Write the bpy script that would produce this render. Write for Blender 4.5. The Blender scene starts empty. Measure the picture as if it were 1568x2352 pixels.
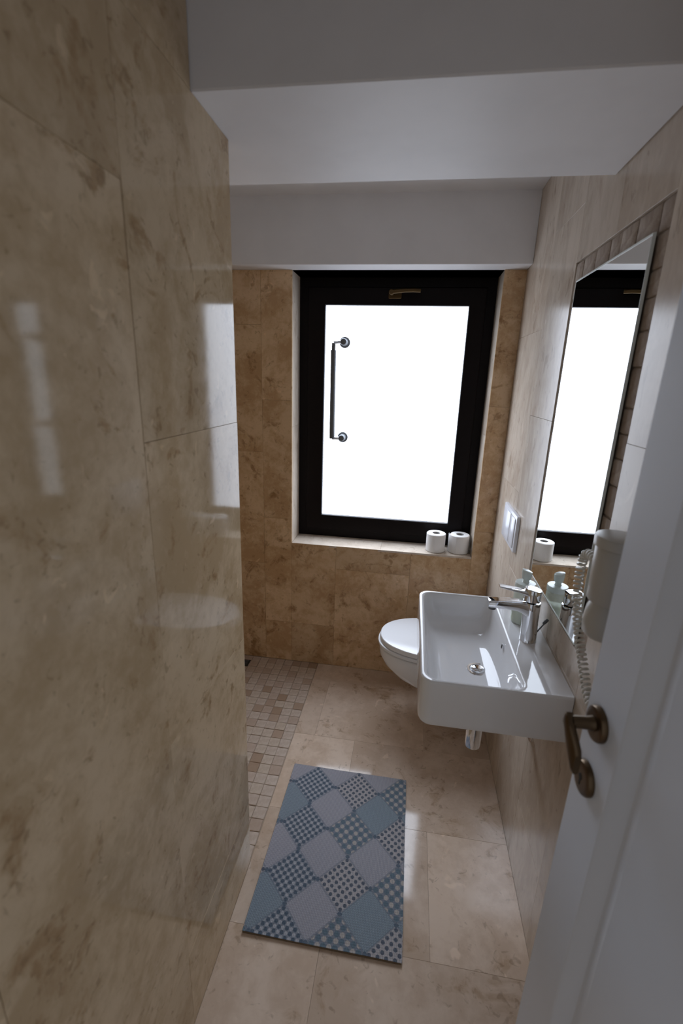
import bpy, bmesh, math, random
from mathutils import Vector, Matrix

random.seed(11)
PI = math.pi
sc = bpy.context.scene
COL = sc.collection

# ---------------------------------------------------------------- camera
cam_d = bpy.data.cameras.new('camera')
cam = bpy.data.objects.new('camera', cam_d)
COL.objects.link(cam)
cam_d.sensor_fit = 'VERTICAL'
cam_d.sensor_height = 36.0
cam_d.sensor_width = 24.0
cam_d.lens = 36.0 * 1058.15 / 2352.0
cam_d.clip_start = 0.01
RX = Vector((0.98785436, 0.15227388, 0.03092625))
RY = Vector((0.07150452, -0.26879295, -0.96054019))
RZ = Vector((-0.13795243, 0.95108518, -0.27641656))
m = Matrix((RX, -RY, -RZ)).transposed().to_4x4()
m.translation = Vector((0, 0, 1.6))
cam.matrix_world = m
sc.camera = cam
cam_d.dof.use_dof = True
cam_d.dof.focus_distance = 1.9
cam_d.dof.aperture_fstop = 2.8

# ---------------------------------------------------------------- world + exposure
W = bpy.data.worlds.new('world')
sc.world = W
W.use_nodes = True
W.node_tree.nodes['Background'].inputs['Color'].default_value = (0.93, 0.95, 1.0, 1)
W.node_tree.nodes['Background'].inputs['Strength'].default_value = 0.37
vs = sc.view_settings
vs.view_transform = 'Standard'
vs.look = 'None'
vs.gamma = 1.0
vs.use_curve_mapping = False
vs.exposure = 0.0
WINDOW_L = 4.4          # radiance of the frosted, daylit pane

# ---------------------------------------------------------------- room numbers (metres, camera above the origin)
XL, XR = -0.442, 0.4466
YE, YB = 1.14, 2.305
Y1, Y2 = 0.9637, 1.3846          # hanging beam
ZB, ZC, ZT = 2.0966, 2.3855, 2.083
YF = 2.4545                      # window plane
XS = -1.36                       # far side of the shower
YS = 1.02                        # near side of the shower
YFR = -0.10                      # front wall (doorway)
WX0, WX1, WZ0 = -0.603, 0.352, 0.736

# ================================================================= node helpers
class NT:
    def __init__(s, name):
        s.m = bpy.data.materials.new(name)
        s.m.use_nodes = True
        s.t = s.m.node_tree
        s.b = s.t.nodes['Principled BSDF']
    def n(s, typ, **kw):
        x = s.t.nodes.new(typ)
        for k, v in kw.items():
            setattr(x, k, v)
        return x
    def l(s, a, b):
        s.t.links.new(a, b)
    def put(s, sock, v):
        if isinstance(v, V):
            v = v.o
        if isinstance(v, bpy.types.NodeSocket):
            s.l(v, sock)
        else:
            sock.default_value = v
    def math(s, op, *a):
        x = s.n('ShaderNodeMath', operation=op)
        for i, v in enumerate(a):
            s.put(x.inputs[i], v)
        return V(s, x.outputs[0])
    def mix(s, f, a, b):
        x = s.n('ShaderNodeMix', data_type='RGBA')
        s.put(x.inputs[0], f)
        s.put(x.inputs[6], a)
        s.put(x.inputs[7], b)
        return x.outputs[2]
    def noise(s, vec, scale, detail=4, rough=.55, dist=0.0):
        x = s.n('ShaderNodeTexNoise')
        s.l(vec, x.inputs['Vector'])
        x.inputs['Scale'].default_value = scale
        x.inputs['Detail'].default_value = detail
        x.inputs['Roughness'].default_value = rough
        x.inputs['Distortion'].default_value = dist
        return V(s, x.outputs['Fac'])
    def ramp(s, v, lo, hi):
        x = s.n('ShaderNodeMapRange', clamp=True)
        x.interpolation_type = 'SMOOTHSTEP'
        s.put(x.inputs[0], v)
        x.inputs[1].default_value = lo
        x.inputs[2].default_value = hi
        return V(s, x.outputs[0])
    def bump(s, h, strength, dist=.002):
        x = s.n('ShaderNodeBump')
        x.inputs['Strength'].default_value = strength
        x.inputs['Distance'].default_value = dist
        s.put(x.inputs['Height'], h)
        s.l(x.outputs[0], s.b.inputs['Normal'])

class V:
    def __init__(s, t, o): s.t, s.o = t, o
    def __add__(s, x): return s.t.math('ADD', s, x)
    def __sub__(s, x): return s.t.math('SUBTRACT', s, x)
    def __rsub__(s, x): return s.t.math('SUBTRACT', x, s)
    def __mul__(s, x): return s.t.math('MULTIPLY', s, x)
    def __truediv__(s, x): return s.t.math('DIVIDE', s, x)
    def lt(s, x): return s.t.math('LESS_THAN', s, x)
    def gt(s, x): return s.t.math('GREATER_THAN', s, x)
    def abs(s): return s.t.math('ABSOLUTE', s)
    def round(s): return s.t.math('ROUND', s)
    def frac(s): return s.t.math('FRACT', s)
    def mod2(s): return s.t.math('FLOORED_MODULO', s, 2.0)
    def max(s, x): return s.t.math('MAXIMUM', s, x)

def plain(name, col, rough=.5, metal=0.0, spec=.5, trans=0.0, ior=1.5, emit=None, coat=0):
    t = NT(name)
    b = t.b
    b.inputs['Base Color'].default_value = (*col, 1)
    b.inputs['Roughness'].default_value = rough
    b.inputs['Metallic'].default_value = metal
    b.inputs['Specular IOR Level'].default_value = spec
    b.inputs['Transmission Weight'].default_value = trans
    b.inputs['IOR'].default_value = ior
    b.inputs['Coat Weight'].default_value = coat
    if emit:
        b.inputs['Emission Color'].default_value = (*emit[0], 1)
        b.inputs['Emission Strength'].default_value = emit[1]
    return t

def painted(name, col, rough=.6, bump=.05, var=.05):
    t = plain(name, col, rough, spec=.35)
    co = t.n('ShaderNodeTexCoord').outputs['Object']
    n = t.noise(co, 6, 3)
    c = t.mix(t.ramp(n, .3, .7), (*[x*(1-var) for x in col], 1), (*col, 1))
    t.l(c, t.b.inputs['Base Color'])
    t.bump(t.noise(co, 180, 3), bump, .001)
    return t.m

def travertine(name, light, dark, brown, rough=.08, spec=.35, scale=1.0, patch=.6, speck=.35, bump=.05, stretch=(1, 1, 1)):
    t = NT(name)
    tc = t.n('ShaderNodeTexCoord').outputs['Object']
    oi = t.n('ShaderNodeObjectInfo')
    sc_ = t.n('ShaderNodeVectorMath', operation='MULTIPLY')
    t.l(tc, sc_.inputs[0])
    sc_.inputs[1].default_value = stretch
    off = t.n('ShaderNodeVectorMath', operation='SCALE')
    off.inputs[0].default_value = (37.0, 53.0, 71.0)
    t.l(oi.outputs['Random'], off.inputs['Scale'])
    ad = t.n('ShaderNodeVectorMath', operation='ADD')
    t.l(sc_.outputs[0], ad.inputs[0])
    t.l(off.outputs[0], ad.inputs[1])
    co = ad.outputs[0]
    n1 = t.noise(co, 3.2*scale, 7, .62, .5)
    n2 = t.noise(co, 22*scale, 6, .65, .3)
    n3 = t.noise(co, 5.5*scale, 5, .6, 1.2)
    n4 = t.noise(co, 38*scale, 3, .5, .8)
    base = t.mix(t.ramp(n1*0.66 + n2*0.34, .40, .60), (*dark, 1), (*light, 1))
    # rusty cloud patches with ragged borders
    pm = t.ramp(n3*0.72 + n2*0.28, .53, .66)*patch
    base = t.mix(pm, base, (*brown, 1))
    # small dark pits and pale calcite flecks
    pit = t.ramp(n4*0.65 + n3*0.35, .57, .65)*speck
    base = t.mix(pit, base, (*[x*.55 for x in brown], 1))
    n5 = t.noise(co, 13*scale, 4, .5, 1.0)
    fl = t.ramp(n5, .66, .73)*.55
    base = t.mix(fl, base, (*[min(1, x*1.22) for x in light], 1))
    # tile to tile tone
    hv = t.n('ShaderNodeHueSaturation')
    hv.inputs['Saturation'].default_value = 1.0
    val = V(t, oi.outputs['Random'])*0.16 + 0.92
    t.l(val.o, hv.inputs['Value'])
    t.l(base, hv.inputs['Color'])
    t.l(hv.outputs[0], t.b.inputs['Base Color'])
    t.l((n2*0.06 + (rough - .03)).o, t.b.inputs['Roughness'])
    t.b.inputs['Specular IOR Level'].default_value = spec
    t.bump(n2, bump, .0006)
    return t.m

M = {}
M['wall_stone'] = travertine('polished_travertine_wall', (.70, .555, .375), (.54, .405, .25), (.36, .22, .10), rough=.07, spec=.15, patch=.7, scale=1.5)
M['right_stone'] = travertine('polished_travertine_right', (.64, .555, .465), (.50, .415, .335), (.38, .27, .19), rough=.20, spec=.16, patch=.4, stretch=(1, 1, .45))
M['back_stone'] = travertine('polished_travertine_back', (.68, .485, .30), (.50, .315, .165), (.28, .145, .055), rough=.12, spec=.25, scale=1.6, patch=.8)
M['floor_stone'] = travertine('polished_travertine_floor', (.77, .625, .50), (.635, .49, .37), (.40, .255, .14), rough=.09, spec=.45, scale=1.1, patch=.55)
M['grout'] = painted('grout', (.48, .385, .29), .8, .2)
M['grout_dark'] = painted('grout_dark', (.33, .27, .22), .85, .3)
M['plaster'] = painted('white_plaster', (.825, .815, .825), .55)
M['door_paint'] = painted('white_door_paint', (.74, .81, .93), .32, .02, .02)
M['ceramic'] = plain('glazed_white_ceramic', (.86, .86, .87), .05, spec=.55).m
M['lid_plastic'] = plain('white_toilet_plastic', (.86, .87, .89), .18, spec=.45).m
M['gap_shade'] = plain('dark_gap_shade', (.03, .03, .03), .7).m
M['chrome'] = plain('polished_chrome', (.82, .83, .85), .06, 1.0).m
M['steel'] = plain('brushed_steel', (.15, .16, .17), .6, .3).m
M['dark_steel'] = plain('dark_grip', (.11, .115, .12), .5, .2).m
M['brass'] = plain('antique_brass', (.095, .058, .022), .45, .8).m
M['brass_dark'] = plain('dark_bronze', (.115, .078, .045), .32, .9).m
M['wenge'] = plain('dark_wenge_lacquer', (.0065, .004, .004), .45, spec=.12).m
# frosted pane lit by the sky above: the skylight keeps part of its downward direction behind the glass,
# so the pane shines stronger towards the floor than towards the ceiling
t = plain('daylit_frosted_glass', (.9, .93, .95), .5, emit=((.84, .93, 1.09), WINDOW_L))
sx_ = t.n('ShaderNodeSeparateXYZ')
t.l(t.n('ShaderNodeNewGeometry').outputs['Incoming'], sx_.inputs[0])
mr = t.n('ShaderNodeMapRange', clamp=True)
t.l(sx_.outputs[2], mr.inputs[0])
for i_, v_ in ((1, -.75), (2, .6), (3, WINDOW_L*1.85), (4, WINDOW_L*.38)):
    mr.inputs[i_].default_value = v_
t.l(mr.outputs[0], t.b.inputs['Emission Strength'])
M['pane'] = t.m
M['mirror'] = plain('mirror_silver', (.90, .92, .91), .0, 1.0).m
M['glass_edge'] = plain('glinting_glass_edge', (.80, .86, .84), .35, 0.0, spec=.6).m
M['paper'] = painted('tissue_paper', (.84, .83, .82), .9, .4)
M['card'] = plain('grey_cardboard', (.34, .33, .32), .9).m
M['dryer'] = plain('ivory_plastic', (.50, .475, .42), .35).m
M['cord'] = plain('pale_cord', (.66, .64, .58), .3).m
M['dryer_grey'] = plain('grey_plastic', (.30, .29, .27), .5).m
M['white_plastic'] = plain('white_plastic', (.78, .79, .84), .22).m
M['foam'] = painted('brown_foam_backing', (.20, .145, .09), .9, .4)
M['soap_glass'] = plain('pale_green_bottle', (.88, .94, .87), .10, trans=.4, ior=1.2).m
M['soap'] = plain('yellow_green_soap', (.72, .80, .42), .15, trans=.25, ior=1.33).m
M['pump'] = plain('pale_pump_plastic', (.72, .78, .74), .25).m
M['drain_dark'] = plain('drain_dark', (.02, .02, .018), .6).m

# mosaic chips: one material, tone from the object's random value
t = NT('tumbled_mosaic')
oi = t.n('ShaderNodeObjectInfo')
cr = t.n('ShaderNodeValToRGB')
t.l(oi.outputs['Random'], cr.inputs[0])
e = cr.color_ramp.elements
e[0].position, e[0].color = 0.0, (.36, .24, .155, 1)
e[1].position, e[1].color = 1.0, (.60, .50, .40, 1)
for ps, c in ((.07, (.44, .32, .235, 1)), (.2, (.55, .435, .355, 1)), (.5, (.60, .50, .42, 1)), (.8, (.65, .55, .465, 1))):
    x = e.new(ps)
    x.color = c
tc = t.n('ShaderNodeTexCoord').outputs['Object']
nn = t.noise(tc, 45, 5, .6, .4)
c = t.mix(t.ramp(nn, .40, .62), (.42, .31, .22, 1), cr.outputs[0])
mx = t.mix(.35, cr.outputs[0], c)
t.l(mx, t.b.inputs['Base Color'])
t.b.inputs['Roughness'].default_value = .35
t.b.inputs['Specular IOR Level'].default_value = .3
t.bump(nn, .25, .001)
M['mosaic'] = t.m

# rough split stones beside the mirror
t = NT('split_stone')
oi = t.n('ShaderNodeObjectInfo')
tc = t.n('ShaderNodeTexCoord').outputs['Object']
nn = t.noise(tc, 40, 6, .65, .6)
a = t.mix(V(t, oi.outputs['Random']), (.38, .315, .265, 1), (.49, .42, .355, 1))
c = t.mix(t.ramp(nn, .35, .65), (.33, .265, .22, 1), a)
t.l(c, t.b.inputs['Base Color'])
t.b.inputs['Roughness'].default_value = .8
t.b.inputs['Specular IOR Level'].default_value = .08
t.bump(nn, .5, .003)
M['split'] = t.m

# printed bath mat
MX0, MX1, MY0, MY1 = -0.394, 0.081, 0.928, 1.562
t = NT('printed_ribbed_mat')
sep = t.n('ShaderNodeSeparateXYZ')
t.l(t.n('ShaderNodeTexCoord').outputs['Object'], sep.inputs[0])
u = V(t, sep.outputs[0])
v = V(t, sep.outputs[1])
pp = (u - .105)/.175
qq = (v - .546)/.181
a = pp + qq
b = pp - qq
ia, ib = a.round(), b.round()
la, lb = a - ia, b - ib                      # local, -.5 .. .5, along the diamond's edges
par = (ia + ib).mod2()                       # 0 dotted, 1 plain
ci = ((ia + ib)*0.5)                         # column
ri = ((ia - ib)*0.5)                         # row (0 at the far row, negative towards the near edge)
isden = ci.abs().lt(.25)
isbig = (1.0 - isden)*(t.math('FLOORED_MODULO', ci + ri + .25, 2.0).lt(1.0))
ismid = 1.0 - isden - isbig
N = isbig*5.0 + ismid*7.0 + isden*7.0
fa = ((la + .5)*N).frac() - .5
fb = ((lb + .5)*N).frac() - .5
fx = fa + fb
fy = fa - fb
r2 = t.math('SQRT', fa*fa + fb*fb)
dots = r2.lt(.33)
fa2 = ((la + .5)*N + .5).frac() - .5
fb2 = ((lb + .5)*N + .5).frac() - .5
r3 = t.math('SQRT', fa2*fa2 + fb2*fb2)
gaps = r3.lt(.30)
navy = (.075, .115, .165, 1)
teal = (.13, .20, .25, 1)
lav = (.50, .485, .53, 1)
blu = (.33, .415, .47, 1)
beige = (.58, .53, .49, 1)
pal = (.52, .53, .57, 1)
mid_bg = t.mix(.5, lav, beige)
den = t.mix(dots, t.mix(gaps, (.27, .30, .345, 1), pal), navy)
midc = t.mix(dots, mid_bg, (.10, .12, .16, 1))
big = t.mix(dots, t.mix(gaps, (.24, .27, .32, 1), beige), teal)
dotted = t.mix(isbig, t.mix(ismid, den, midc), big)
# plain diamonds: lavender or bluish with a fine mesh
tone = ((ci - .5).abs().gt(.6))*(t.math('FLOORED_MODULO', ri + .5 + .25, 2.0).lt(1.0))
mesh = t.math('SINE', u*(2*PI/.0068))
mesh2 = t.math('SINE', v*(2*PI/.0068))
plainc = t.mix(tone, lav, blu)
plainc = t.mix((mesh*mesh2*.5 + .5)*(tone*.40 + .30), plainc, (.20, .245, .30, 1))
edge = (la.abs().max(lb.abs())).gt(.475)
allc = t.mix(par, dotted, plainc)
allc = t.mix(edge*.45, allc, (.15, .19, .24, 1))
knot = (la.abs().gt(.45))*(lb.abs().gt(.45))
allc = t.mix(knot*.9, allc, (.085, .13, .185, 1))
rib = t.math('SINE', u*(2*PI/.0048))
allc = t.mix((rib*.5 + .5)*.45, allc, (.16, .19, .23, 1))
t.l(allc, t.b.inputs['Base Color'])
t.b.inputs['Roughness'].default_value = .6
t.b.inputs['Specular IOR Level'].default_value = .3
t.bump(rib + mesh2*.4, .5, .0015)
M['mat'] = t.m

# ================================================================= mesh helpers
def link(name, bm, mat, parent=None, smooth=None, off=None):
    if off is None:
        off = Vector((0, 0, 0))
        p = parent
        while p is not None:
            off = off - p.location if not p.get('_rot') else off
            p = p.parent
    if off.length > 0:
        bmesh.ops.translate(bm, verts=bm.verts, vec=off)
    bmesh.ops.recalc_face_normals(bm, faces=bm.faces)
    me = bpy.data.meshes.new(name)
    bm.to_mesh(me)
    bm.free()
    me.materials.append(mat)
    if smooth is not None:
        for p in me.polygons:
            p.use_smooth = True
        me.set_sharp_from_angle(angle=math.radians(smooth))
    o = bpy.data.objects.new(name, me)
    COL.objects.link(o)
    if parent is not None:
        o.parent = parent
    return o

def box(bm, x0, x1, y0, y1, z0, z1, bev=0.0, seg=1):
    r = bmesh.ops.create_cube(bm, size=1)
    vs_ = r['verts']
    for q in vs_:
        q.co = Vector(((x0 + x1)/2 + q.co.x*(x1 - x0), (y0 + y1)/2 + q.co.y*(y1 - y0), (z0 + z1)/2 + q.co.z*(z1 - z0)))
    if bev > 0:
        es = list({e_ for q in vs_ for e_ in q.link_edges})
        bmesh.ops.bevel(bm, geom=es, offset=bev, segments=seg, affect='EDGES', profile=.5)

def loft(bm, rings, cap0=True, cap1=True, closed=True):
    vr = [[bm.verts.new(c) for c in r] for r in rings]
    n = len(vr[0])
    for i in range(len(vr) - 1):
        for j in range(n if closed else n - 1):
            k = (j + 1) % n
            bm.faces.new((vr[i][j], vr[i][k], vr[i + 1][k], vr[i + 1][j]))
    if cap0:
        bm.faces.new(list(reversed(vr[0])))
    if cap1:
        bm.faces.new(vr[-1])
    return vr

def lathe(bm, prof, c, axis=(0, 0, 1), n=32, cap0=True, cap1=True, sx=1.0):
    az = Vector(axis).normalized()
    ax = az.orthogonal().normalized()
    if abs(az.z) > .99:
        ax = Vector((1, 0, 0))
    ay = az.cross(ax)
    c = Vector(c)
    rings = []
    for r, h in prof:
        rings.append([c + az*h + ax*(r*sx*math.cos(2*PI*i/n)) + ay*(r*math.sin(2*PI*i/n)) for i in range(n)])
    loft(bm, rings, cap0, cap1)

def tube(bm, pts, rad, n=12, flat=1.0, upv=None):
    pts = [Vector(p) for p in pts]
    rs = rad if isinstance(rad, (list, tuple)) else [rad]*len(pts)
    T = []
    for i in range(len(pts)):
        a_ = pts[max(0, i - 1)]
        b_ = pts[min(len(pts) - 1, i + 1)]
        T.append((b_ - a_).normalized())
    nrm = (Vector(upv) if upv else T[0].orthogonal())
    nrm = (nrm - T[0]*nrm.dot(T[0])).normalized()
    rings = []
    for p, t_, r in zip(pts, T, rs):
        nrm = (nrm - t_*nrm.dot(t_)).normalized()
        bn = t_.cross(nrm)
        rings.append([p + nrm*(r*flat*math.cos(2*PI*i/n)) + bn*(r*math.sin(2*PI*i/n)) for i in range(n)])
    loft(bm, rings)

def rrect(x0, x1, y0, y1, z, rads, n=7):
    """rounded rectangle ring; rads for corners (x0y0, x1y0, x1y1, x0y1)"""
    out = []
    cs = ((x0, y0, 1, 1, PI), (x1, y0, -1, 1, 1.5*PI), (x1, y1, -1, -1, 0), (x0, y1, 1, -1, .5*PI))
    for (cx, cy, sx, sy, a0), r in zip(cs, rads):
        for i in range(n):
            an = a0 + .5*PI*i/(n - 1)
            out.append(Vector((cx + sx*r + r*math.cos(an), cy + sy*r + r*math.sin(an), z)))
    return out

def empty(name, loc, label=None, cat=None):
    o = bpy.data.objects.new(name, None)
    o.empty_display_size = .05
    o.location = loc
    COL.objects.link(o)
    if label: o['label'] = label
    if cat: o['category'] = cat
    return o

def struct(o, label=None, cat=None):
    o['kind'] = 'structure'
    if label: o['label'] = label
    if cat: o['category'] = cat
    return o

# ---- tiles: one small mesh per size, shared by the pieces of that size
TILE_MESH = {}
def tile(parent, c, dims, mat, name='tile', bev=.0004, tilt=.0):
    key = (tuple(round(d, 4) for d in dims), mat.name, bev)
    me = TILE_MESH.get(key)
    if me is None:
        bm = bmesh.new()
        dx, dy, dz = dims
        box(bm, -dx/2, dx/2, -dy/2, dy/2, -dz/2, dz/2, bev)
        bmesh.ops.recalc_face_normals(bm, faces=bm.faces)
        me = bpy.data.meshes.new(name)
        bm.to_mesh(me)
        bm.free()
        me.materials.append(mat)
        TILE_MESH[key] = me
    o = bpy.data.objects.new(name, me)
    COL.objects.link(o)
    o.parent = parent
    o.location = Vector(c) - parent.location
    if tilt:
        o.rotation_euler = (random.uniform(-tilt, tilt), random.uniform(-tilt, tilt), random.uniform(-tilt, tilt))
    return o

J = .0003          # half a joint
TH = .010          # tile thickness
def tiles_x(parent, xf, sgn, y0, y1, zs, mat, holes=()):
    """tiles of one column on a wall facing +-X; xf = face, sgn = +1 when the body lies at larger x"""
    for z0, z1 in zip(zs[:-1], zs[1:]):
        tile(parent, (xf + sgn*TH/2, (y0 + y1)/2, (z0 + z1)/2), (TH, y1 - y0 - 2*J, z1 - z0 - 2*J), mat, tilt=.0012)
def tiles_y(parent, yf, x0, x1, zs, mat, sgn=1):
    for z0, z1 in zip(zs[:-1], zs[1:]):
        tile(parent, ((x0 + x1)/2, yf + sgn*TH/2, (z0 + z1)/2), (x1 - x0 - 2*J, TH, z1 - z0 - 2*J), mat, tilt=.0012)

# ================================================================= floor
bm = bmesh.new()
box(bm, XS - .1, XR + .2, -1.6, YB + .2, -.10, -.0045)
floor = struct(link('floor', bm, M['grout']), 'polished beige travertine floor with a mosaic shower area', 'floor')

def ftile(x0, x1, y0, y1):
    tile(floor, ((x0 + x1)/2, (y0 + y1)/2, -.005), (x1 - x0 - 2*J, y1 - y0 - 2*J, .010), M['floor_stone'], tilt=.0008)

rows = [(-1.57, -1.2), (-1.2, -.8), (-.8, -.45), (-.45, -.05), (-.05, .352), (.352, .95), (.95, 1.352), (1.352, 1.748), (1.748, 2.158)]
# visible rows are 0.40 deep, joints alternate
rows = [(-1.45, -1.05), (-1.05, -.65), (-.65, -.25), (-.25, .15), (.15, .55), (.55, .95), (.95, 1.352), (1.352, 1.748), (1.748, 2.158)]
for i, (y0, y1) in enumerate(rows):
    xs = [XL, .161, XR] if i % 2 == 0 else [XL, -.158, XR]
    if i == 8:
        xs = [XL, -.346, .157, XR]
    for x0, x1 in zip(xs[:-1], xs[1:]):
        ftile(x0, x1, y0, y1)
for x0, x1 in ((XL, -.172), (-.172, .12), (.12, XR)):
    ftile(x0, x1, 2.158, YB)
# mosaic of tumbled chips in the shower
p_ = .0485
nx = 12
ny = int((YB - 1.142)/p_)
pitch_y = (YB - 1.142)/ny
for i in range(nx):
    for j in range(ny):
        cx = XL - .003 - p_*(i + .5)
        cy = 1.142 + pitch_y*(j + .5)
        sx = p_*random.choice((.965, .975, .95, .98))
        sy = pitch_y*random.choice((.965, .975, .95, .98))
        o = tile(floor, (cx + random.uniform(-.001, .001), cy + random.uniform(-.001, .001), -.0055 + random.uniform(-.0006, .0006)),
                 (round(sx, 4), round(sy, 4), .010), M['mosaic'], bev=.0014)
        o.rotation_euler = (random.uniform(-.012, .012), random.uniform(-.012, .012), random.uniform(-.03, .03))
bm = bmesh.new()
for i in range(nx, int((XL - XS)/p_)):
    for j in range(ny):
        cx = XL - .003 - p_*(i + .5)
        cy = 1.142 + pitch_y*(j + .5)
        box(bm, cx - p_*.45, cx + p_*.45, cy - pitch_y*.45, cy + pitch_y*.45, -.0105, -.0006, .002)
o = link('mosaic_tiles', bm, M['mosaic'], floor)
o['kind'] = 'stuff'

# ================================================================= left wall (partition beside the camera)
bm = bmesh.new()
box(bm, XL - .13, XL - TH + .001, YFR, Y1, 0, ZC)
box(bm, XL - .13, XL - TH + .001, Y1, YE - TH, 0, ZB)
wl = struct(link('wall_left', bm, M['grout']), 'polished travertine partition wall at the left', 'wall')
zc2 = [0, .245, .866, 1.487, ZB]
tiles_x(wl, XL, -1, .716, YE, zc2, M['wall_stone'])
tiles_x(wl, XL, -1, .716, Y1 - .002, [ZB + .001, ZC - .002], M['wall_stone'])
tiles_x(wl, XL, -1, .31, .716, [0, .245, 1.868, ZC - .002], M['wall_stone'])
tiles_x(wl, XL, -1, YFR, .31, [0, .245, .866, 1.487, 2.108, ZC - .002], M['wall_stone'])
# end face of the partition (towards the window)
tiles_y(wl, YE, XL - .13, XL - TH - .001, zc2, M['wall_stone'], -1)

# shower walls (left of the partition, mostly hidden)
bm = bmesh.new()
box(bm, XS - .1, XS - TH + .001, YS, YB + .1, 0, ZC)
box(bm, XS - .1, XL - .13, YS - .1, YS - TH + .001, 0, ZC)
ws = struct(link('wall_shower', bm, M['grout']), 'tiled shower wall behind the partition', 'wall')
for y0 in (YS, 1.42, 1.82, 2.06):
    y1 = {YS: 1.42, 1.42: 1.82, 1.82: 2.06, 2.06: YB}[y0]
    tiles_x(ws, XS, -1, y0, y1, [0, .62, 1.24, 1.86, ZC - .002], M['wall_stone'])
for x0, x1 in ((XS, -.96), (-.96, XL - .13)):
    tiles_y(ws, YS, x0, x1, [0, .62, 1.24, 1.86, ZC - .002], M['wall_stone'], -1)

# ================================================================= back wall with the window opening
bm = bmesh.new()
yb0, yb1 = YB + TH - .001, YB + .32
def bbox(x0, x1, z0, z1): box(bm, x0, x1, yb0, yb1, z0, z1)
bbox(XS - .1, WX0 - TH, 0, ZC)
bbox(WX1 + TH, XR + .1, 0, ZC)
bbox(WX0 - TH, WX1 + TH, 0, WZ0 - TH)
bbox(WX0 - TH, WX1 + TH, ZT, ZC)
wb = struct(link('wall_back', bm, M['grout']), 'travertine wall around the dark framed window', 'wall')
bs = M['back_stone']
tiles_y(wb, YB, XS, -1.157, [0, .29, .91, 1.53, ZT], bs)
tiles_y(wb, YB, -1.157, -.757, [0, .604, 1.224, 1.844, ZT], bs)
tiles_y(wb, YB, -.757, WX0, [0, .25, .87, 1.49, ZT], bs)
tiles_y(wb, YB, WX0, -.357, [0, .25, WZ0], bs)
tiles_y(wb, YB, -.357, .043, [0, .604, WZ0], bs)
tiles_y(wb, YB, .043, WX1, [0, .258, WZ0], bs)
tiles_y(wb, YB, WX1, XR, [0, .258, .878, 1.498, ZT], bs)
# reveals
rv = M['right_stone']
yr0, yr1 = YB + TH, YF + .01
for z0, z1 in ((WZ0, 1.36), (1.36, ZT)):
    tile(wb, (WX0 - TH/2, (yr0 + yr1)/2, (z0 + z1)/2), (TH, yr1 - yr0, z1 - z0 - 2*J), rv, 'reveal_tile')
    tile(wb, (WX1 + TH/2, (yr0 + yr1)/2, (z0 + z1)/2), (TH, yr1 - yr0, z1 - z0 - 2*J), rv, 'reveal_tile')
for x0, x1 in ((WX0, -.12), (-.12, WX1)):
    tile(wb, ((x0 + x1)/2, (YB + yr1)/2, WZ0 - TH/2), (x1 - x0 - 2*J, yr1 - YB, TH), rv, 'sill_tile')

# white boxed-out plaster above the tiles and over the window reveal
bm = bmesh.new()
box(bm, XS, XR, 2.208, YB + .009, ZT, ZC, .002)
box(bm, WX0 - TH, WX1 + TH, YB + .008, YF + .012, ZT, ZT + .05)
struct(link('trim_1', bm, M['plaster']), 'white plaster box above the window and its tiles', 'bulkhead')

# ================================================================= hanging beam and ceiling
bm = bmesh.new()
box(bm, XS, XR - .0005, Y1, Y2, ZB, ZC, .003)
struct(link('trim_2', bm, M['plaster']), 'white plaster beam crossing under the ceiling', 'beam')
bm = bmesh.new()
box(bm, XS - .1, XR + .2, YFR - .15, YB + .3, ZC, ZC + .1)
box(bm, XS, XR - .0005, Y2 - .01, 2.22, ZC - .0335, ZC + .01)
struct(link('ceiling', bm, M['plaster']), 'white plaster ceiling above the beam', 'ceiling')

# ================================================================= right wall with the stone border round the mirror
BY0, BY1, BZ0, BZ1 = 1.048, 1.604, .965, 1.953       # border strip
bm = bmesh.new()
box(bm, XR + .0085, XR + .2, YFR, YB + .3, 0, ZC)
wr = struct(link('wall_right', bm, M['grout_dark']), 'polished travertine wall behind the basin and mirror', 'wall')
rs = M['right_stone']
THR = .0095
def rtile(y0, y1, z0, z1):
    tile(wr, (XR + THR/2, (y0 + y1)/2, (z0 + z1)/2), (THR, y1 - y0 - 2*J, z1 - z0 - 2*J), rs, tilt=.001)
zz = [0, .25, .87, 1.49, 2.11, ZC - .002]
zo = [0, .56, 1.18, 1.80, ZC - .002]
for k_, (y0, y1) in enumerate(((1.905, YB), (BY1, 1.905))):
    q = zz if k_ == 1 else zo
    for z0, z1 in zip(q[:-1], q[1:]):
        rtile(y0, y1, z0, z1)
for k_, (y0, y1) in enumerate(((1.32, BY1), (BY0, 1.32))):
    q = [0, .56, BZ0] if k_ == 0 else [0, .25, .87, BZ0]
    for z0, z1 in zip(q[:-1], q[1:]):
        rtile(y0, y1, z0, z1)
    rtile(y0, y1, BZ1, ZC - .002)
for k_, (y0, y1) in enumerate(((.65, BY0), (.25, .65), (YFR, .25))):
    q = zz if k_ % 2 == 0 else zo
    for z0, z1 in zip(q[:-1], q[1:]):
        rtile(y0, y1, z0, z1)

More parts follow.
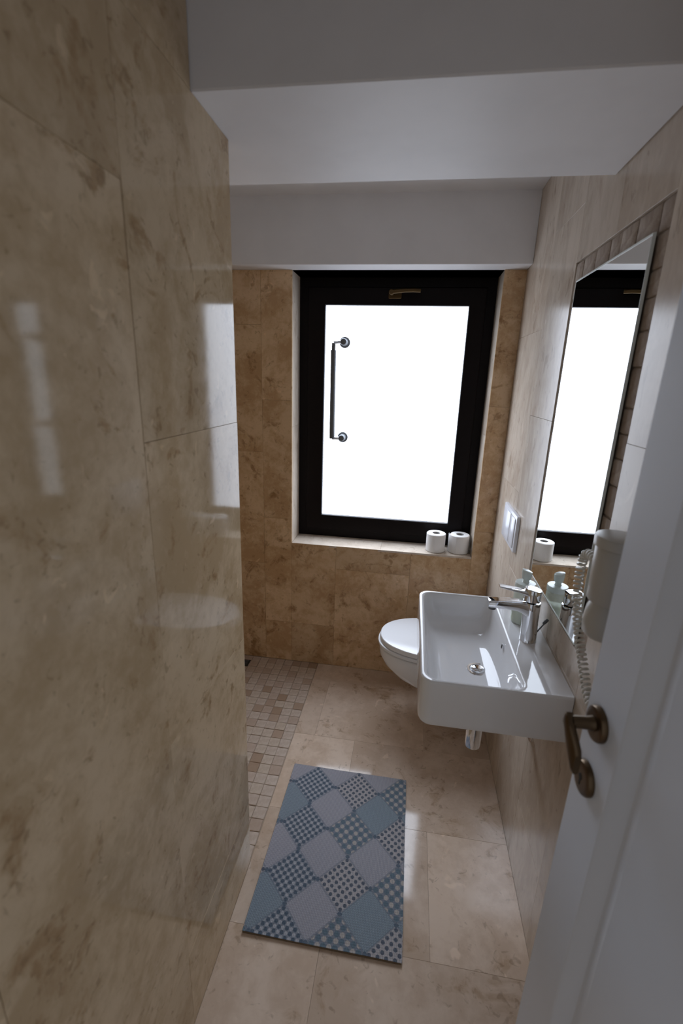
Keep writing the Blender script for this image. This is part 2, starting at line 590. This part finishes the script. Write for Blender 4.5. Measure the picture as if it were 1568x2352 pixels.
def stone(y0, y1, z0, z1):
    dz = z1 - z0
    bm = bmesh.new()
    n = 7
    cy, cz = (y0 + y1)/2, (z0 + z1)/2
    w, h = (y1 - y0)/2*.985, dz/2*.975
    ring = []
    for i in range(12):
        an = 2*PI*(i + .5)/12
        c_, s_ = math.cos(an), math.sin(an)
        q = max(abs(c_), abs(s_))**.93
        ring.append((c_/q*w*random.uniform(.96, 1.02), s_/q*h*random.uniform(.96, 1.02)))
    dep = random.uniform(.003, .006)
    rings = [[Vector((.0095, a_, b_)) for a_, b_ in ring], [Vector((dep + .002, a_*.985, b_*.985)) for a_, b_ in ring],
             [Vector((dep, a_*.88, b_*.88)) for a_, b_ in ring]]
    loft(bm, rings)
    o = link('stone', bm, M['split'], wr, smooth=40, off=Vector((0, 0, 0)))
    o.location = (XR, cy, cz)
def stone_col(y0, y1):
    z = BZ0
    while z < BZ1 - .02:
        d = random.uniform(.05, .085)
        if BZ1 - (z + d) < .045:
            d = BZ1 - z
        stone(y0, y1, z, z + d)
        z += d
stone_col(BY1 - .057, BY1)
stone_col(BY0, BY0 + .062)
y = BY0 + .062
while y < BY1 - .062:
    d = min(random.uniform(.06, .1), BY1 - .057 - y)
    if BY1 - .057 - (y + d) < .04:
        d = BY1 - .057 - y
    stone(y, y + d, BZ1 - .062, BZ1)
    y += d

# ================================================================= front wall with the doorway the picture is taken from
bm = bmesh.new()
box(bm, XL - .5, -.40, YFR - .14, YFR, 0, ZC)
box(bm, .40, XR + .2, YFR - .14, YFR, 0, ZC)
box(bm, -.40, .40, YFR - .14, YFR, 2.08, ZC)
struct(link('wall_front', bm, M['plaster']), 'plaster wall round the open doorway', 'wall')

# ================================================================= window
win = empty('window_1', (-.1255, YF, WZ0))
struct(win, 'dark framed window with a bright frosted pane', 'window')
def frame_ring(name, x0, x1, z0, z1, w, y0, y1, parent, mat, bev=.003):
    bm = bmesh.new()
    o_ = [(x0, z0), (x1, z0), (x1, z1), (x0, z1)]
    i_ = [(x0 + w[0], z0 + w[1]), (x1 - w[2], z0 + w[1]), (x1 - w[2], z1 - w[3]), (x0 + w[0], z1 - w[3])]
    rings = [[Vector((a, y1, b)) for a, b in o_], [Vector((a, y0, b)) for a, b in o_],
             [Vector((a, y0, b)) for a, b in i_], [Vector((a, y1, b)) for a, b in i_]]
    vr = loft(bm, rings, False, False)
    n = 4
    for j in range(n):
        k = (j + 1) % n
        bm.faces.new((vr[3][j], vr[3][k], vr[0][k], vr[0][j]))
    es = [e_ for e_ in bm.edges if abs(e_.verts[0].co.y - y0) < 1e-5 and abs(e_.verts[1].co.y - y0) < 1e-5]
    bmesh.ops.bevel(bm, geom=es, offset=bev, segments=2, affect='EDGES', profile=.5)
    return link(name, bm, mat, parent)
PX0, PX1, PZ0, PZ1 = -.469, .228, .8646, 1.955
frame_ring('frame', WX0, WX1, WZ0, ZT, (.055, .055, .055, .055), YF + .008, YF + .075, win, M['wenge'])
frame_ring('sash', WX0 + .045, WX1 - .045, WZ0 + .045, ZT - .045,
           (PX0 - WX0 - .045, PZ0 - WZ0 - .045, WX1 - .045 - PX1, ZT - .045 - PZ1), YF - .006, YF + .06, win, M['wenge'], .005)
bm = bmesh.new()
box(bm, PX0 - .01, PX1 + .01, YF + .018, YF + .028, PZ0 - .01, PZ1 + .01)
link('pane', bm, M['pane'], win)
# brass tilt handle on the top rail
yh = YF - .006
bm = bmesh.new()
rr = rrect(-.158, -.095, 1.984, 2.022, 0, [.006]*4, 4)
loft(bm, [[Vector((a.x, yh, a.y)) for a in rr], [Vector((a.x, yh - .008, a.y)) for a in rr],
          [Vector((-.1265 + (a.x + .1265)*.9, yh - .011, 2.003 + (a.y - 2.003)*.85)) for a in rr]])
wh = link('handle', bm, M['brass'], win, 35)
bm = bmesh.new()
lathe(bm, [(.010, 0), (.010, .03), (.012, .034), (.0125, .05), (.010, .053)], (-.142, yh - .008, 2.006), (0, -1, 0), 16)
link('neck', bm, M['brass'], wh, 40)
bm = bmesh.new()
tube(bm, [(-.150, yh - .052, 2.007), (-.12, yh - .054, 2.010), (-.08, yh - .054, 2.0135), (-.04, yh - .052, 2.015), (-.006, yh - .046, 2.014)],
     [.0105, .0105, .0095, .0095, .009], 12, .75, (0, 1, 0))
link('lever', bm, M['brass'], wh, 40)

# grey pull bar fixed to the pane
bm = bmesh.new()
yg = YF + .018
AX, BX = -.4175, -.4145
def bar_path(n=14):
    return [(AX + (BX - AX)*i/n, yg - .055, 1.7745 + (1.2985 - 1.7745)*i/n) for i in range(n + 1)]
bp = bar_path()
tube(bm, [bp[1]] + bp[2:], .0138, 14)
ph = link('pull_handle', bm, M['dark_steel'], win, 50)
bm = bmesh.new()
tube(bm, [bp[0], bp[1], bp[2]], .0095, 12)
link('bar_sleeve', bm, M['dark_steel'], ph, 50)
for kx, kz, ex in ((-.3690, 1.7815, AX), (-.3650, 1.3015, BX)):
    bm = bmesh.new()
    lathe(bm, [(.0275, 0), (.0275, .006), (.024, .009), (.0195, .010), (.0185, .016), (.017, .017), (.017, .05), (.014, .056), (.006, .058)], (kx, yg, kz), (0, -1, 0), 28)
    r_ = link('rosette', bm, M['steel'], ph, 30)
    bm = bmesh.new()
    ze = 1.7745 if ex == AX else 1.2995
    tube(bm, [(kx, yg - .045, kz - .001), (kx - .02, yg - .048, kz - .002), ((kx + ex)/2 - .006, yg - .052, (kz + ze)/2), (ex, yg - .055, ze)], [.0095, .0085, .008, .0095], 12)
    link('arm', bm, M['chrome'], ph, 50)

# ================================================================= mirror
mir = empty('mirror', (XR, 1.325, .976), 'tall frameless wall mirror above the white washbasin', 'mirror')
my0, my1, mz0, mz1 = 1.100, 1.556, .976, 1.897
bm = bmesh.new()
box(bm, XR - .0062, XR - .0005, my0 + .0010, my1 - .0010, mz0 + .0054, mz1 - .0054)
link('glass', bm, M['mirror'], mir)
bm = bmesh.new()
def yz(x, e_):
    ey = e_*.3
    return [Vector((x, my0 + ey, mz0 + e_)), Vector((x, my1 - ey, mz0 + e_)), Vector((x, my1 - ey, mz1 - e_)), Vector((x, my0 + ey, mz1 - e_))]
vr = loft(bm, [yz(XR + .0, 0), yz(XR - .0020, 0), yz(XR - .0066, .0014), yz(XR - .0066, .0056), yz(XR, .0056)], False, False)
link('glinting_edge', bm, M['glass_edge'], mir)  # glass edge with its bright glint put into the pale front strip

# ================================================================= washbasin
SX0, SX1, SY0, SY1, SZ = .0695, XR - .0008, 1.044, 1.590, .861
SYC = (SY0 + SY1)/2
bas = empty('washbasin', (.26, SYC, .725), 'white rectangular ceramic washbasin hung on the right wall', 'washbasin')
bm = bmesh.new()
def orr(ins, z, r=.036):
    return rrect(SX0 + ins, SX1, SY0 + ins, SY1 - ins, z, (max(.004, r - ins), .003, .003, max(.004, r - ins)), 8)
IX0, IX1, IY0, IY1 = SX0 + .013, .334, SY0 + .013, SY1 - .013
def irr(i0, i1, iy, z, r):
    return rrect(IX0 + i0, IX1 - i1, IY0 + iy, IY1 - iy, z, (r, r*.75, r*.75, r), 8)
rings = [orr(.012, .7235), orr(.004, .7265), orr(.001, .7335), orr(.0, .745), orr(0, .80), orr(.0, SZ - .006), orr(.0012, SZ - .002), orr(.004, SZ), orr(.0055, SZ),
         irr(-.0050, -.006, -.0050, SZ, .038), irr(-.003, -.003, -.003, SZ, .036), irr(.0, .0, .0, SZ - .0015, .036), irr(.003, .002, .002, SZ - .006, .036),
         irr(.008, .005, .006, SZ - .03, .040), irr(.016, .010, .014, SZ - .06, .048), irr(.026, .018, .03, SZ - .083, .056),
         irr(.040, .028, .052, SZ - .098, .062), irr(.060, .042, .085, SZ - .106, .055), irr(.085, .07, .14, SZ - .110, .045), irr(.100, .100, .22, SZ - .1125, .02)]
loft(bm, rings)
bowl = link('bowl', bm, M['ceramic'], bas, smooth=42)
DX, DY, DZ = .238, 1.292, SZ - .1125
DX = .255
bm = bmesh.new()
lathe(bm, [(.033, -.002), (.033, .0015), (.0315, .003), (.026, .0025), (.0255, -.001)], (DX, DY, DZ), n=32, cap1=True)
dr = link('drain_ring', bm, M['chrome'], bas, smooth=40)
bm = bmesh.new()
lathe(bm, [(.021, -.001), (.0215, .006), (.019, .0085), (.012, .0105), (.004, .0112)], (DX, DY, DZ), n=28)
link('stopper', bm, M['chrome'], dr, smooth=50)
# overflow slot in the rear bowl wall
bm = bmesh.new()
lathe(bm, [(.0085, 0), (.0085, .0022), (.0062, .0026), (.006, .0006)], (.3245, 1.318, .8225), (-1, 0, .18), 18)
ov = link('overflow', bm, M['chrome'], bas, smooth=40)
bm = bmesh.new()
lathe(bm, [(.0058, 0), (.0058, .001)], (.3240, 1.318, .8225), (-1, 0, .18), 16)
link('overflow_hole', bm, M['drain_dark'], ov)
# bottle trap under the basin
bm = bmesh.new()
lathe(bm, [(.016, 0), (.016, .28)], (.272, 1.312, .445), n=24)
tr = link('tail_pipe', bm, M['chrome'], bas, smooth=40)
bm = bmesh.new()
lathe(bm, [(.020, .0), (.0245, .004), (.0255, .012), (.0255, .10), (.023, .106), (.017, .108)], (.272, 1.312, .447), n=28)
link('bottle_trap', bm, M['chrome'], tr, smooth=40)
bm = bmesh.new()
tube(bm, [(.285, 1.312, .535), (.34, 1.312, .535), (XR - .002, 1.312, .535)], .016, 16)
link('waste_pipe', bm, M['chrome'], tr, smooth=50)
bm = bmesh.new()
lathe(bm, [(.032, 0), (.032, .004), (.02, .008)], (XR - .0005, 1.312, .535), (-1, 0, 0), 24)
link('wall_collar', bm, M['chrome'], tr, smooth=40)

# ================================================================= tap
TX, TY = .391, 1.306
tap = empty('basin_tap', (TX, TY, SZ), 'chrome single lever mixer tap on the washbasin ledge', 'tap')
bm = bmesh.new()
prof = [(.0248, 0.0002), (.0248, .002), (.0236, .004), (.0234, .03), (.0236, .07), (.0242, .10), (.0248, .125), (.0240, .1275)]
rings = []
for r, h in prof:
    cx = TX - .0045*(h/.125)
    rings.append([Vector((cx + r*1.0*math.cos(2*PI*i/32), TY + r*.95*math.sin(2*PI*i/32), SZ + h)) for i in range(32)])
loft(bm, rings)
link('body', bm, M['chrome'], tap, smooth=40)
bm = bmesh.new()
def sec(x, zc, hw, hh, n=20, p=4.0):
    out = []
    for i in range(n):
        an = 2*PI*i/n
        c_, s_ = math.cos(an), math.sin(an)
        out.append(Vector((x, TY + hw*math.copysign(abs(c_)**(2/p), c_), zc + hh*math.copysign(abs(s_)**(2/p), s_))))
    return out
zs_ = SZ + .112
loft(bm, [sec(.384, zs_ - .012, .021, .028), sec(.372, zs_ - .006, .0208, .0225), sec(.360, zs_ - .002, .0205, .0180), sec(.345, zs_ + .001, .0202, .0150), sec(.32, zs_ + .002, .020, .0135),
          sec(.29, zs_ + .002, .0198, .0122), sec(.268, zs_ + .001, .0195, .0112), sec(.2625, zs_ + .0005, .0178, .0100)])
sp = link('spout', bm, M['chrome'], tap, smooth=45)
bm = bmesh.new()
lathe(bm, [(.0105, 0), (.0105, .010), (.0095, .0115)], (.276, TY, zs_ - .019), n=20)
link('aerator', bm, M['steel'], sp, smooth=40)
bm = bmesh.new()
rings = []
for r, h, tilt in ((.0222, .1305, 0), (.0240, .132, 0), (.0244, .150, 0), (.0244, .162, .12), (.0232, .168, .12), (.016, .1695, .12)):
    cx = TX - .006
    rings.append([Vector((cx + r*math.cos(2*PI*i/32), TY + r*.95*math.sin(2*PI*i/32), SZ + h + (-tilt*r*math.cos(2*PI*i/32)))) for i in range(32)])
loft(bm, rings)
hd = link('lever_head', bm, M['chrome'], tap, smooth=40)
bm = bmesh.new()
zl = SZ + .152
loft(bm, [sec(.380, zl, .018, .010, 20, 3), sec(.366, zl + .003, .0175, .0085, 20, 3), sec(.350, zl + .007, .0165, .005, 20, 3), sec(.325, zl + .0115, .0155, .0036, 20, 3),
          sec(.300, zl + .0155, .0145, .003, 20, 3), sec(.2885, zl + .0172, .013, .0022, 20, 3)])
link('lever', bm, M['chrome'], hd, smooth=50)
bm = bmesh.new()
tube(bm, [(TX + .018, TY, SZ + .022), (TX + .028, TY, SZ + .04), (TX + .042, TY, SZ + .064)], .0021, 8)
rd = link('pop_up_rod', bm, M['steel'], tap, smooth=60)
bm = bmesh.new()
tube(bm, [(TX + .037, TY, SZ + .0585), (TX + .043, TY, SZ + .067), (TX + .048, TY, SZ + .074)], [.004, .0048, .004], 12)
link('rod_knob', bm, M['dark_steel'], rd, smooth=60)

# ================================================================= soap bottle
BX_, BY_ = .392, 1.420
sb = empty('soap_dispenser', (BX_, BY_, SZ), 'pale green pump bottle of soap behind the chrome tap', 'bottle')
bm = bmesh.new()
lathe(bm, [(.026, .0004), (.0302, .004), (.031, .010), (.031, .108), (.0302, .116), (.028, .120)], (BX_, BY_, SZ), n=36)
bd = link('bottle_body', bm, M['soap_glass'], sb, smooth=40)
bm = bmesh.new()
lathe(bm, [(.022, .0055), (.0265, .008), (.028, .013), (.028, .072), (.027, .0725)], (BX_, BY_, SZ), n=32)
link('soap', bm, M['soap'], bd, smooth=40)
bm = bmesh.new()
lathe(bm, [(.0305, .1202), (.0312, .122), (.0312, .136), (.030, .138), (.011, .139), (.0095, .142), (.0088, .156)], (BX_, BY_, SZ), n=36)
cp = link('collar', bm, M['pump'], sb, smooth=35)
bm = bmesh.new()
rings = []
for h, r, sl in ((.150, .0105, 0), (.152, .0125, 0), (.170, .0145, .25), (.178, .0140, .5), (.1795, .011, .5)):
    rings.append([Vector((BX_ + r*1.1*math.cos(2*PI*i/24), BY_ + r*math.sin(2*PI*i/24), SZ + h - sl*r*math.cos(2*PI*i/24)*.6)) for i in range(24)])
loft(bm, rings)
link('pump_head', bm, M['pump'], cp, smooth=40)
bm = bmesh.new()
tube(bm, [(BX_ + .002, BY_, SZ + .165), (BX_ - .002, BY_ + .016, SZ + .166), (BX_ - .005, BY_ + .028, SZ + .160)], [.006, .0052, .004], 10)
link('nozzle', bm, M['pump'], cp, smooth=50)

# ================================================================= toilet
TYC = 1.985
toi = empty('toilet', (.18, TYC, .18), 'white wall-hung toilet with closed lid behind the washbasin', 'toilet')
def tring(xt, w, z, xw=XR - .0008, n=40, wb_=.92, e_=2.25):
    """outline: half super-ellipse nose at xt, straight flanks back to the wall"""
    L = xw - xt
    a = min(.30, L*.62)
    xc = xt + a
    out = []
    for i in range(n + 1):
        an = PI*.5 + PI*i/n
        c_, s_ = math.cos(an), math.sin(an)
        out.append(Vector((xc + a*math.copysign(abs(c_)**(2/e_), c_), TYC + w*math.copysign(abs(s_)**(2/e_), s_), z)))
    for f in (.5, 1.0):
        out.append(Vector((xc + (xw - xc)*f, TYC - w*(1 + (wb_ - 1)*f), z)))
    for f in (1.0, .5):
        out.append(Vector((xc + (xw - xc)*f, TYC + w*(1 + (wb_ - 1)*f), z)))
    return out
bm = bmesh.new()
loft(bm, [tring(.24, .085, .150), tring(.18, .105, .165), tring(.125, .122, .192), tring(.055, .140, .218), tring(-.008, .155, .254), tring(-.055, .168, .302),
          tring(-.077, .175, .345), tring(-.080, .177, .372), tring(-.082, .178, .388), tring(-.078, .175, .392)])
link('bowl', bm, M['ceramic'], toi, smooth=50)
bm = bmesh.new()
loft(bm, [tring(-.060, .160, .3915, .40), tring(-.060, .160, .3985, .40)])
link('seat_gap_shade', bm, M['gap_shade'], toi)  # added near-black sheet: the shade between bowl and seat as colour
bm = bmesh.new()
loft(bm, [tring(-.082, .179, .398, .395), tring(-.087, .182, .401, .395), tring(-.087, .182, .4125, .395), tring(-.082, .179, .415, .395)])
link('seat', bm, M['lid_plastic'], toi, smooth=40)
bm = bmesh.new()
loft(bm, [tring(-.072, .175, .4175, .395), tring(-.080, .181, .4205, .395), tring(-.078, .180, .4385, .395), tring(-.0755, .178, .4415, .394), tring(-.068, .172, .4426, .392), tring(-.015, .12, .4430, .38), tring(.08, .05, .4432, .34)])
link('lid', bm, M['lid_plastic'], toi, smooth=28)
for s in (-1, 1):
    bm = bmesh.new()
    lathe(bm, [(.011, -.02), (.012, -.018), (.012, .018), (.011, .02)], (.408, TYC + s*.075, .425), (0, 1, 0), 18)
    link('hinge', bm, M['chrome'], toi, smooth=40)

# flush plate on the wall above it
fp = empty('flush_plate', (XR, 1.955, .955), 'white dual flush plate on the wall above the toilet', 'flush plate')
def wallplate(name, y0, y1, z0, z1, x0, x1, r, mat, parent):
    bm = bmesh.new()
    a = rrect(y0, y1, z0, z1, 0, [r]*4, 5)
    cy, cz = (y0 + y1)/2, (z0 + z1)/2
    f = lambda x, k: [Vector((x, cy + (q.x - cy)*k, cz + (q.y - cz)*k)) for q in a]
    loft(bm, [f(x0, 1), f(x1 + .002, 1), f(x1 + .0006, .99), f(x1, .975)])
    return link(name, bm, mat, parent, smooth=35)
wallplate('plate', 1.818, 2.072, .952, 1.102, XR - .0005, XR - .013, .008, M['white_plastic'], fp)
wallplate('button', 1.835, 1.915, .966, 1.088, XR - .012, XR - .0165, .006, M['white_plastic'], fp)
wallplate('button', 1.921, 2.055, .966, 1.088, XR - .012, XR - .0165, .006, M['white_plastic'], fp)
bm = bmesh.new()
box(bm, XR - .0145, XR - .012, 1.9155, 1.9205, .968, 1.086)
link('button_gap', bm, M['dryer_grey'], fp)

# ================================================================= toilet rolls on the sill
def roll(cx, cy, r, h, label, loose):
    rt = empty('toilet_roll', (cx, cy, WZ0), label, 'toilet roll')
    rt['group'] = 'toilet rolls on the window sill'
    bm = bmesh.new()
    prof = [(.021, .0005), (r - .003, .0005), (r, .003), (r, h - .003), (r - .003, h), (.021, h), (.0205, h - .002), (.0205, .003)]
    rings = [[Vector((cx + q*math.cos(2*PI*i/40), cy + q*math.sin(2*PI*i/40), WZ0 + hh)) for i in range(40)] for q, hh in prof + prof[:1]]
    loft(bm, rings, False, False)
    link('paper', bm, M['paper'], rt, smooth=40)
    bm = bmesh.new()
    prof = [(.0204, .002), (.0204, h - .001), (.0190, h - .001), (.0190, .002)]
    rings = [[Vector((cx + q*math.cos(2*PI*i/28), cy + q*math.sin(2*PI*i/28), WZ0 + hh)) for i in range(28)] for q, hh in prof + prof[:1]]
    loft(bm, rings, False, False)
    link('core', bm, M['card'], rt, smooth=40)
    if loose:
        bm = bmesh.new()
        pts = [(cx - r*.42, cy - r*.93), (cx - r*.78, cy - r*.72), (cx - r*1.06, cy - r*.30), (cx - r*1.14, cy + r*.2), (cx - r*1.10, cy + r*.45)]
        rings = []
        for (x_, y_) in pts:
            rings.append([Vector((x_, y_, WZ0 + .002)), Vector((x_, y_, WZ0 + h - .002)), Vector((x_ + .0012, y_ + .0012, WZ0 + h - .002)), Vector((x_ + .0012, y_ + .0012, WZ0 + .002))])
        loft(bm, rings)
        link('loose_sheet', bm, M['paper'], rt, smooth=40)
roll(.168, 2.372, .050, .098, 'left one of the two white toilet rolls on the window sill, smoothly wound', False)
roll(.291, 2.378, .050, .098, 'right one of the two white toilet rolls on the sill, with loose outer sheet', True)

# ================================================================= bath mat
bmt = empty('bath_mat', (MX0, MY0, 0), 'blue grey bath mat with printed diamonds on the travertine floor', 'mat')
bm = bmesh.new()
NXM = 99
w_ = (MX1 - MX0)
rings = []
NYM = 24
for j in range(NYM + 1):
    yy = MY0 + (MY1 - MY0)*j/NYM
    wob = .0012*math.sin(j*.9) if 0 < j < NYM else 0
    row = []
    for i in range(NXM*2 + 1):
        xx = MX0 + w_*i/(NXM*2)
        row.append(Vector((xx, yy, .0080 + (.0011 if i % 2 else 0.0) + .0006*math.sin(xx*17 + yy*9))))
    rings.append(row)
loft(bm, rings, False, False, closed=False)
top = link('woven_top', bm, M['mat'], bmt, smooth=80)
bm = bmesh.new()
rings = []
for j in range(NYM + 1):
    yy = MY0 + (MY1 - MY0)*j/NYM
    lift = .0006*math.sin(j*1.3)
    rings.append([Vector((MX0 + .001, yy, .0003)), Vector((MX1 - .001, yy, .0003)), Vector((MX1 - .001, yy, .0074)), Vector((MX0 + .001, yy, .0074))])
loft(bm, rings)
link('backing', bm, M['foam'], bmt)

# ================================================================= hair dryer on the right wall
HX, HY = XR - .055, .862
hdz = empty('hair_dryer', (XR, HY, 1.10), 'ivory wall-mounted hair dryer with a coiled cord beside the mirror', 'hair dryer')
wallplate('wall_holder', .815, .921, 1.15, 1.335, XR - .0005, XR - .022, .012, M['dryer'], hdz)
bm = bmesh.new()
lathe(bm, [(.038, 0), (.0405, .003), (.0415, .106), (.0405, .108)], (HX, HY, 1.212), n=36, sx=.95)
brl = link('barrel', bm, M['dryer'], hdz, smooth=40)
bm = bmesh.new()
lathe(bm, [(.0405, 0), (.0455, .0015), (.046, .018), (.0445, .0205), (.040, .0215), (.012, .0222)], (HX, HY, 1.320), n=36, sx=.95)
link('intake_cap', bm, M['dryer'], brl, smooth=40)
bm = bmesh.new()
lathe(bm, [(.026, .0), (.028, -.002), (.037, .006), (.0395, .030), (.036, .055), (.028, .075)], (HX - .003, HY - .005, 1.142), n=32, sx=.95)
nz = link('nozzle', bm, M['dryer'], hdz, smooth=50)
bm = bmesh.new()
lathe(bm, [(.018, 0), (.018, .0045)], (HX - .003, HY - .005, 1.1395), n=20, sx=.95)
link('outlet', bm, M['dryer_grey'], nz)
bm = bmesh.new()
tube(bm, [(HX + .006, HY + .036, 1.262), (HX + .008, HY + .060, 1.262), (HX + .008, HY + .082, 1.258)], [.014, .012, .008], 14)
link('cord_socket', bm, M['dryer'], hdz, smooth=50)
# coiled cord
ctrl = [(.402, .955, 1.252), (.400, 1.010, 1.252), (.398, 1.030, 1.234), (.398, 1.035, 1.19), (.398, 1.024, 1.145), (.397, .998, 1.10), (.396, .963, 1.065), (.395, .92, 1.03), (.394, .88, 1.00), (.393, .84, .99), (.392, .80, 1.01)]
def catmull(P, n):
    P = [Vector(p) for p in P]
    P = [P[0]*2 - P[1]] + P + [P[-1]*2 - P[-2]]
    out = []
    for i in range(1, len(P) - 2):
        for k in range(n):
            s = k/n
            a, b, c, d = P[i - 1:i + 3]
            out.append(.5*((2*b) + (c - a)*s + (2*a - 5*b + 4*c - d)*s*s + (3*b - a - 3*c + d)*s**3))
    out.append(P[-2])
    return out
path = catmull(ctrl, 60)
ln = [0]
for a, b in zip(path[:-1], path[1:]):
    ln.append(ln[-1] + (b - a).length)
pts = []
nr = Vector((1, 0, 0))
PITCH, RC = .0105, .0085
total = ln[-1]
steps = int(total/PITCH*12)
idx = 0
for s in range(steps + 1):
    L = total*s/steps
    while idx < len(ln) - 2 and ln[idx + 1] < L:
        idx += 1
    f = (L - ln[idx])/max(1e-9, ln[idx + 1] - ln[idx])
    p = path[idx].lerp(path[idx + 1], f)
    tg = (path[min(idx + 2, len(path) - 1)] - path[max(idx - 1, 0)]).normalized()
    nr = (nr - tg*nr.dot(tg)).normalized()
    bn = tg.cross(nr)
    ph_ = 2*PI*L/PITCH
    rc = RC*min(1, L/.02)
    pts.append(p + nr*(rc*math.cos(ph_)) + bn*(rc*math.sin(ph_)))
bm = bmesh.new()
tube(bm, pts, .0026, 6)
link('coiled_cord', bm, M['cord'], hdz, smooth=60)

# ================================================================= floor drain in the shower corner
fd = empty('floor_drain', (-.868, 2.225, 0), 'small dark drain in the mosaic shower floor', 'drain')
bm = bmesh.new()
box(bm, -.900, -.836, 2.195, 2.259, -.004, .0012, .001)
g = link('grate', bm, M['drain_dark'], fd)
bm = bmesh.new()
for q in range(5):
    box(bm, -.892, -.844, 2.203 + q*.0108, 2.207 + q*.0108, .001, .0022)
link('slots', bm, M['steel'], fd)

# ================================================================= door (opened against the right wall)
LEAN = .012
dw = .742
dirv = Vector((-.0515, .74, 0)).normalized()
dr_ = empty('door_1', (.37 - 1.05*LEAN, -.04, .008))
struct(dr_, 'open white panelled door at the right with a bronze lever', 'door')
dr_.rotation_euler = (LEAN, 0, math.atan2(dirv.y, dirv.x))
dr_['_rot'] = 1
DT, DH = .04, 2.03
Z0 = Vector((0, 0, 0))
bm = bmesh.new()
def rect(x0, x1, z0, z1, y): return [Vector((x0, y, z0)), Vector((x1, y, z0)), Vector((x1, y, z1)), Vector((x0, y, z1))]
st = .104
loft(bm, [rect(0, dw, 0, DH, -DT), rect(0, dw, 0, DH, -.002), rect(.002, dw - .002, .002, DH - .002, 0),
          rect(st, dw - st, .20, DH - .13, 0), rect(st + .004, dw - st - .004, .204, DH - .134, -.001),
          rect(st + .034, dw - st - .034, .234, DH - .164, -.0135), rect(st + .040, dw - st - .040, .240, DH - .170, -.0135),
          rect(st + .060, dw - st - .060, .260, DH - .190, -.0085)])
link('leaf', bm, M['door_paint'], dr_, off=Z0)
def dlathe(name, prof, x, z, mat, parent, n=32, y=0.0):
    bm = bmesh.new()
    lathe(bm, prof, (x, y, z), (0, 1, 0), n)
    return link(name, bm, mat, parent, smooth=35, off=Z0)
hx, hz = dw - .045, 1.088
ros = [(.0285, 0), (.0285, .006), (.0265, .009), (.022, .010), (.018, .0102)]
h = dlathe('handle', ros, hx, hz, M['brass_dark'], dr_)
bm = bmesh.new()
lathe(bm, [(.0125, .008), (.0115, .012), (.0100, .020), (.0095, .042)], (hx, 0, hz), (0, 1, 0), 20)
link('neck', bm, M['brass_dark'], h, smooth=40, off=Z0)
bm = bmesh.new()
def lsec(x, y, z, hh, ht):
    out = []
    for i in range(16):
        an = 2*PI*i/16
        c_, s_ = math.cos(an), math.sin(an)
        out.append(Vector((x, y + ht*math.copysign(abs(c_)**.5, c_), z + hh*math.copysign(abs(s_)**.5, s_))))
    return out
loft(bm, [lsec(hx + .0105, .0445, hz, .0085, .006), lsec(hx + .008, .0445, hz, .0110, .0075), lsec(hx - .003, .0455, hz - .004, .0125, .0075),
          lsec(hx - .013, .0455, hz - .016, .0150, .007), lsec(hx - .023, .0435, hz - .029, .0185, .0068), lsec(hx - .033, .041, hz - .043, .0205, .0065), lsec(hx - .037, .040, hz - .048, .0180, .005)])
link('lever', bm, M['brass_dark'], h, smooth=45, off=Z0)
kr = dlathe('key_rosette', ros, hx, hz - .105, M['brass_dark'], dr_)
bm = bmesh.new()
lathe(bm, [(.0055, .0095), (.0055, .0108)], (hx, 0, hz - .103), (0, 1, 0), 14)
box(bm, hx - .002, hx + .002, .0095, .0108, hz - .118, hz - .103)
link('keyhole', bm, M['drain_dark'], kr, off=Z0)
for o in bpy.data.objects:
    if '_rot' in o:
        del o['_rot']
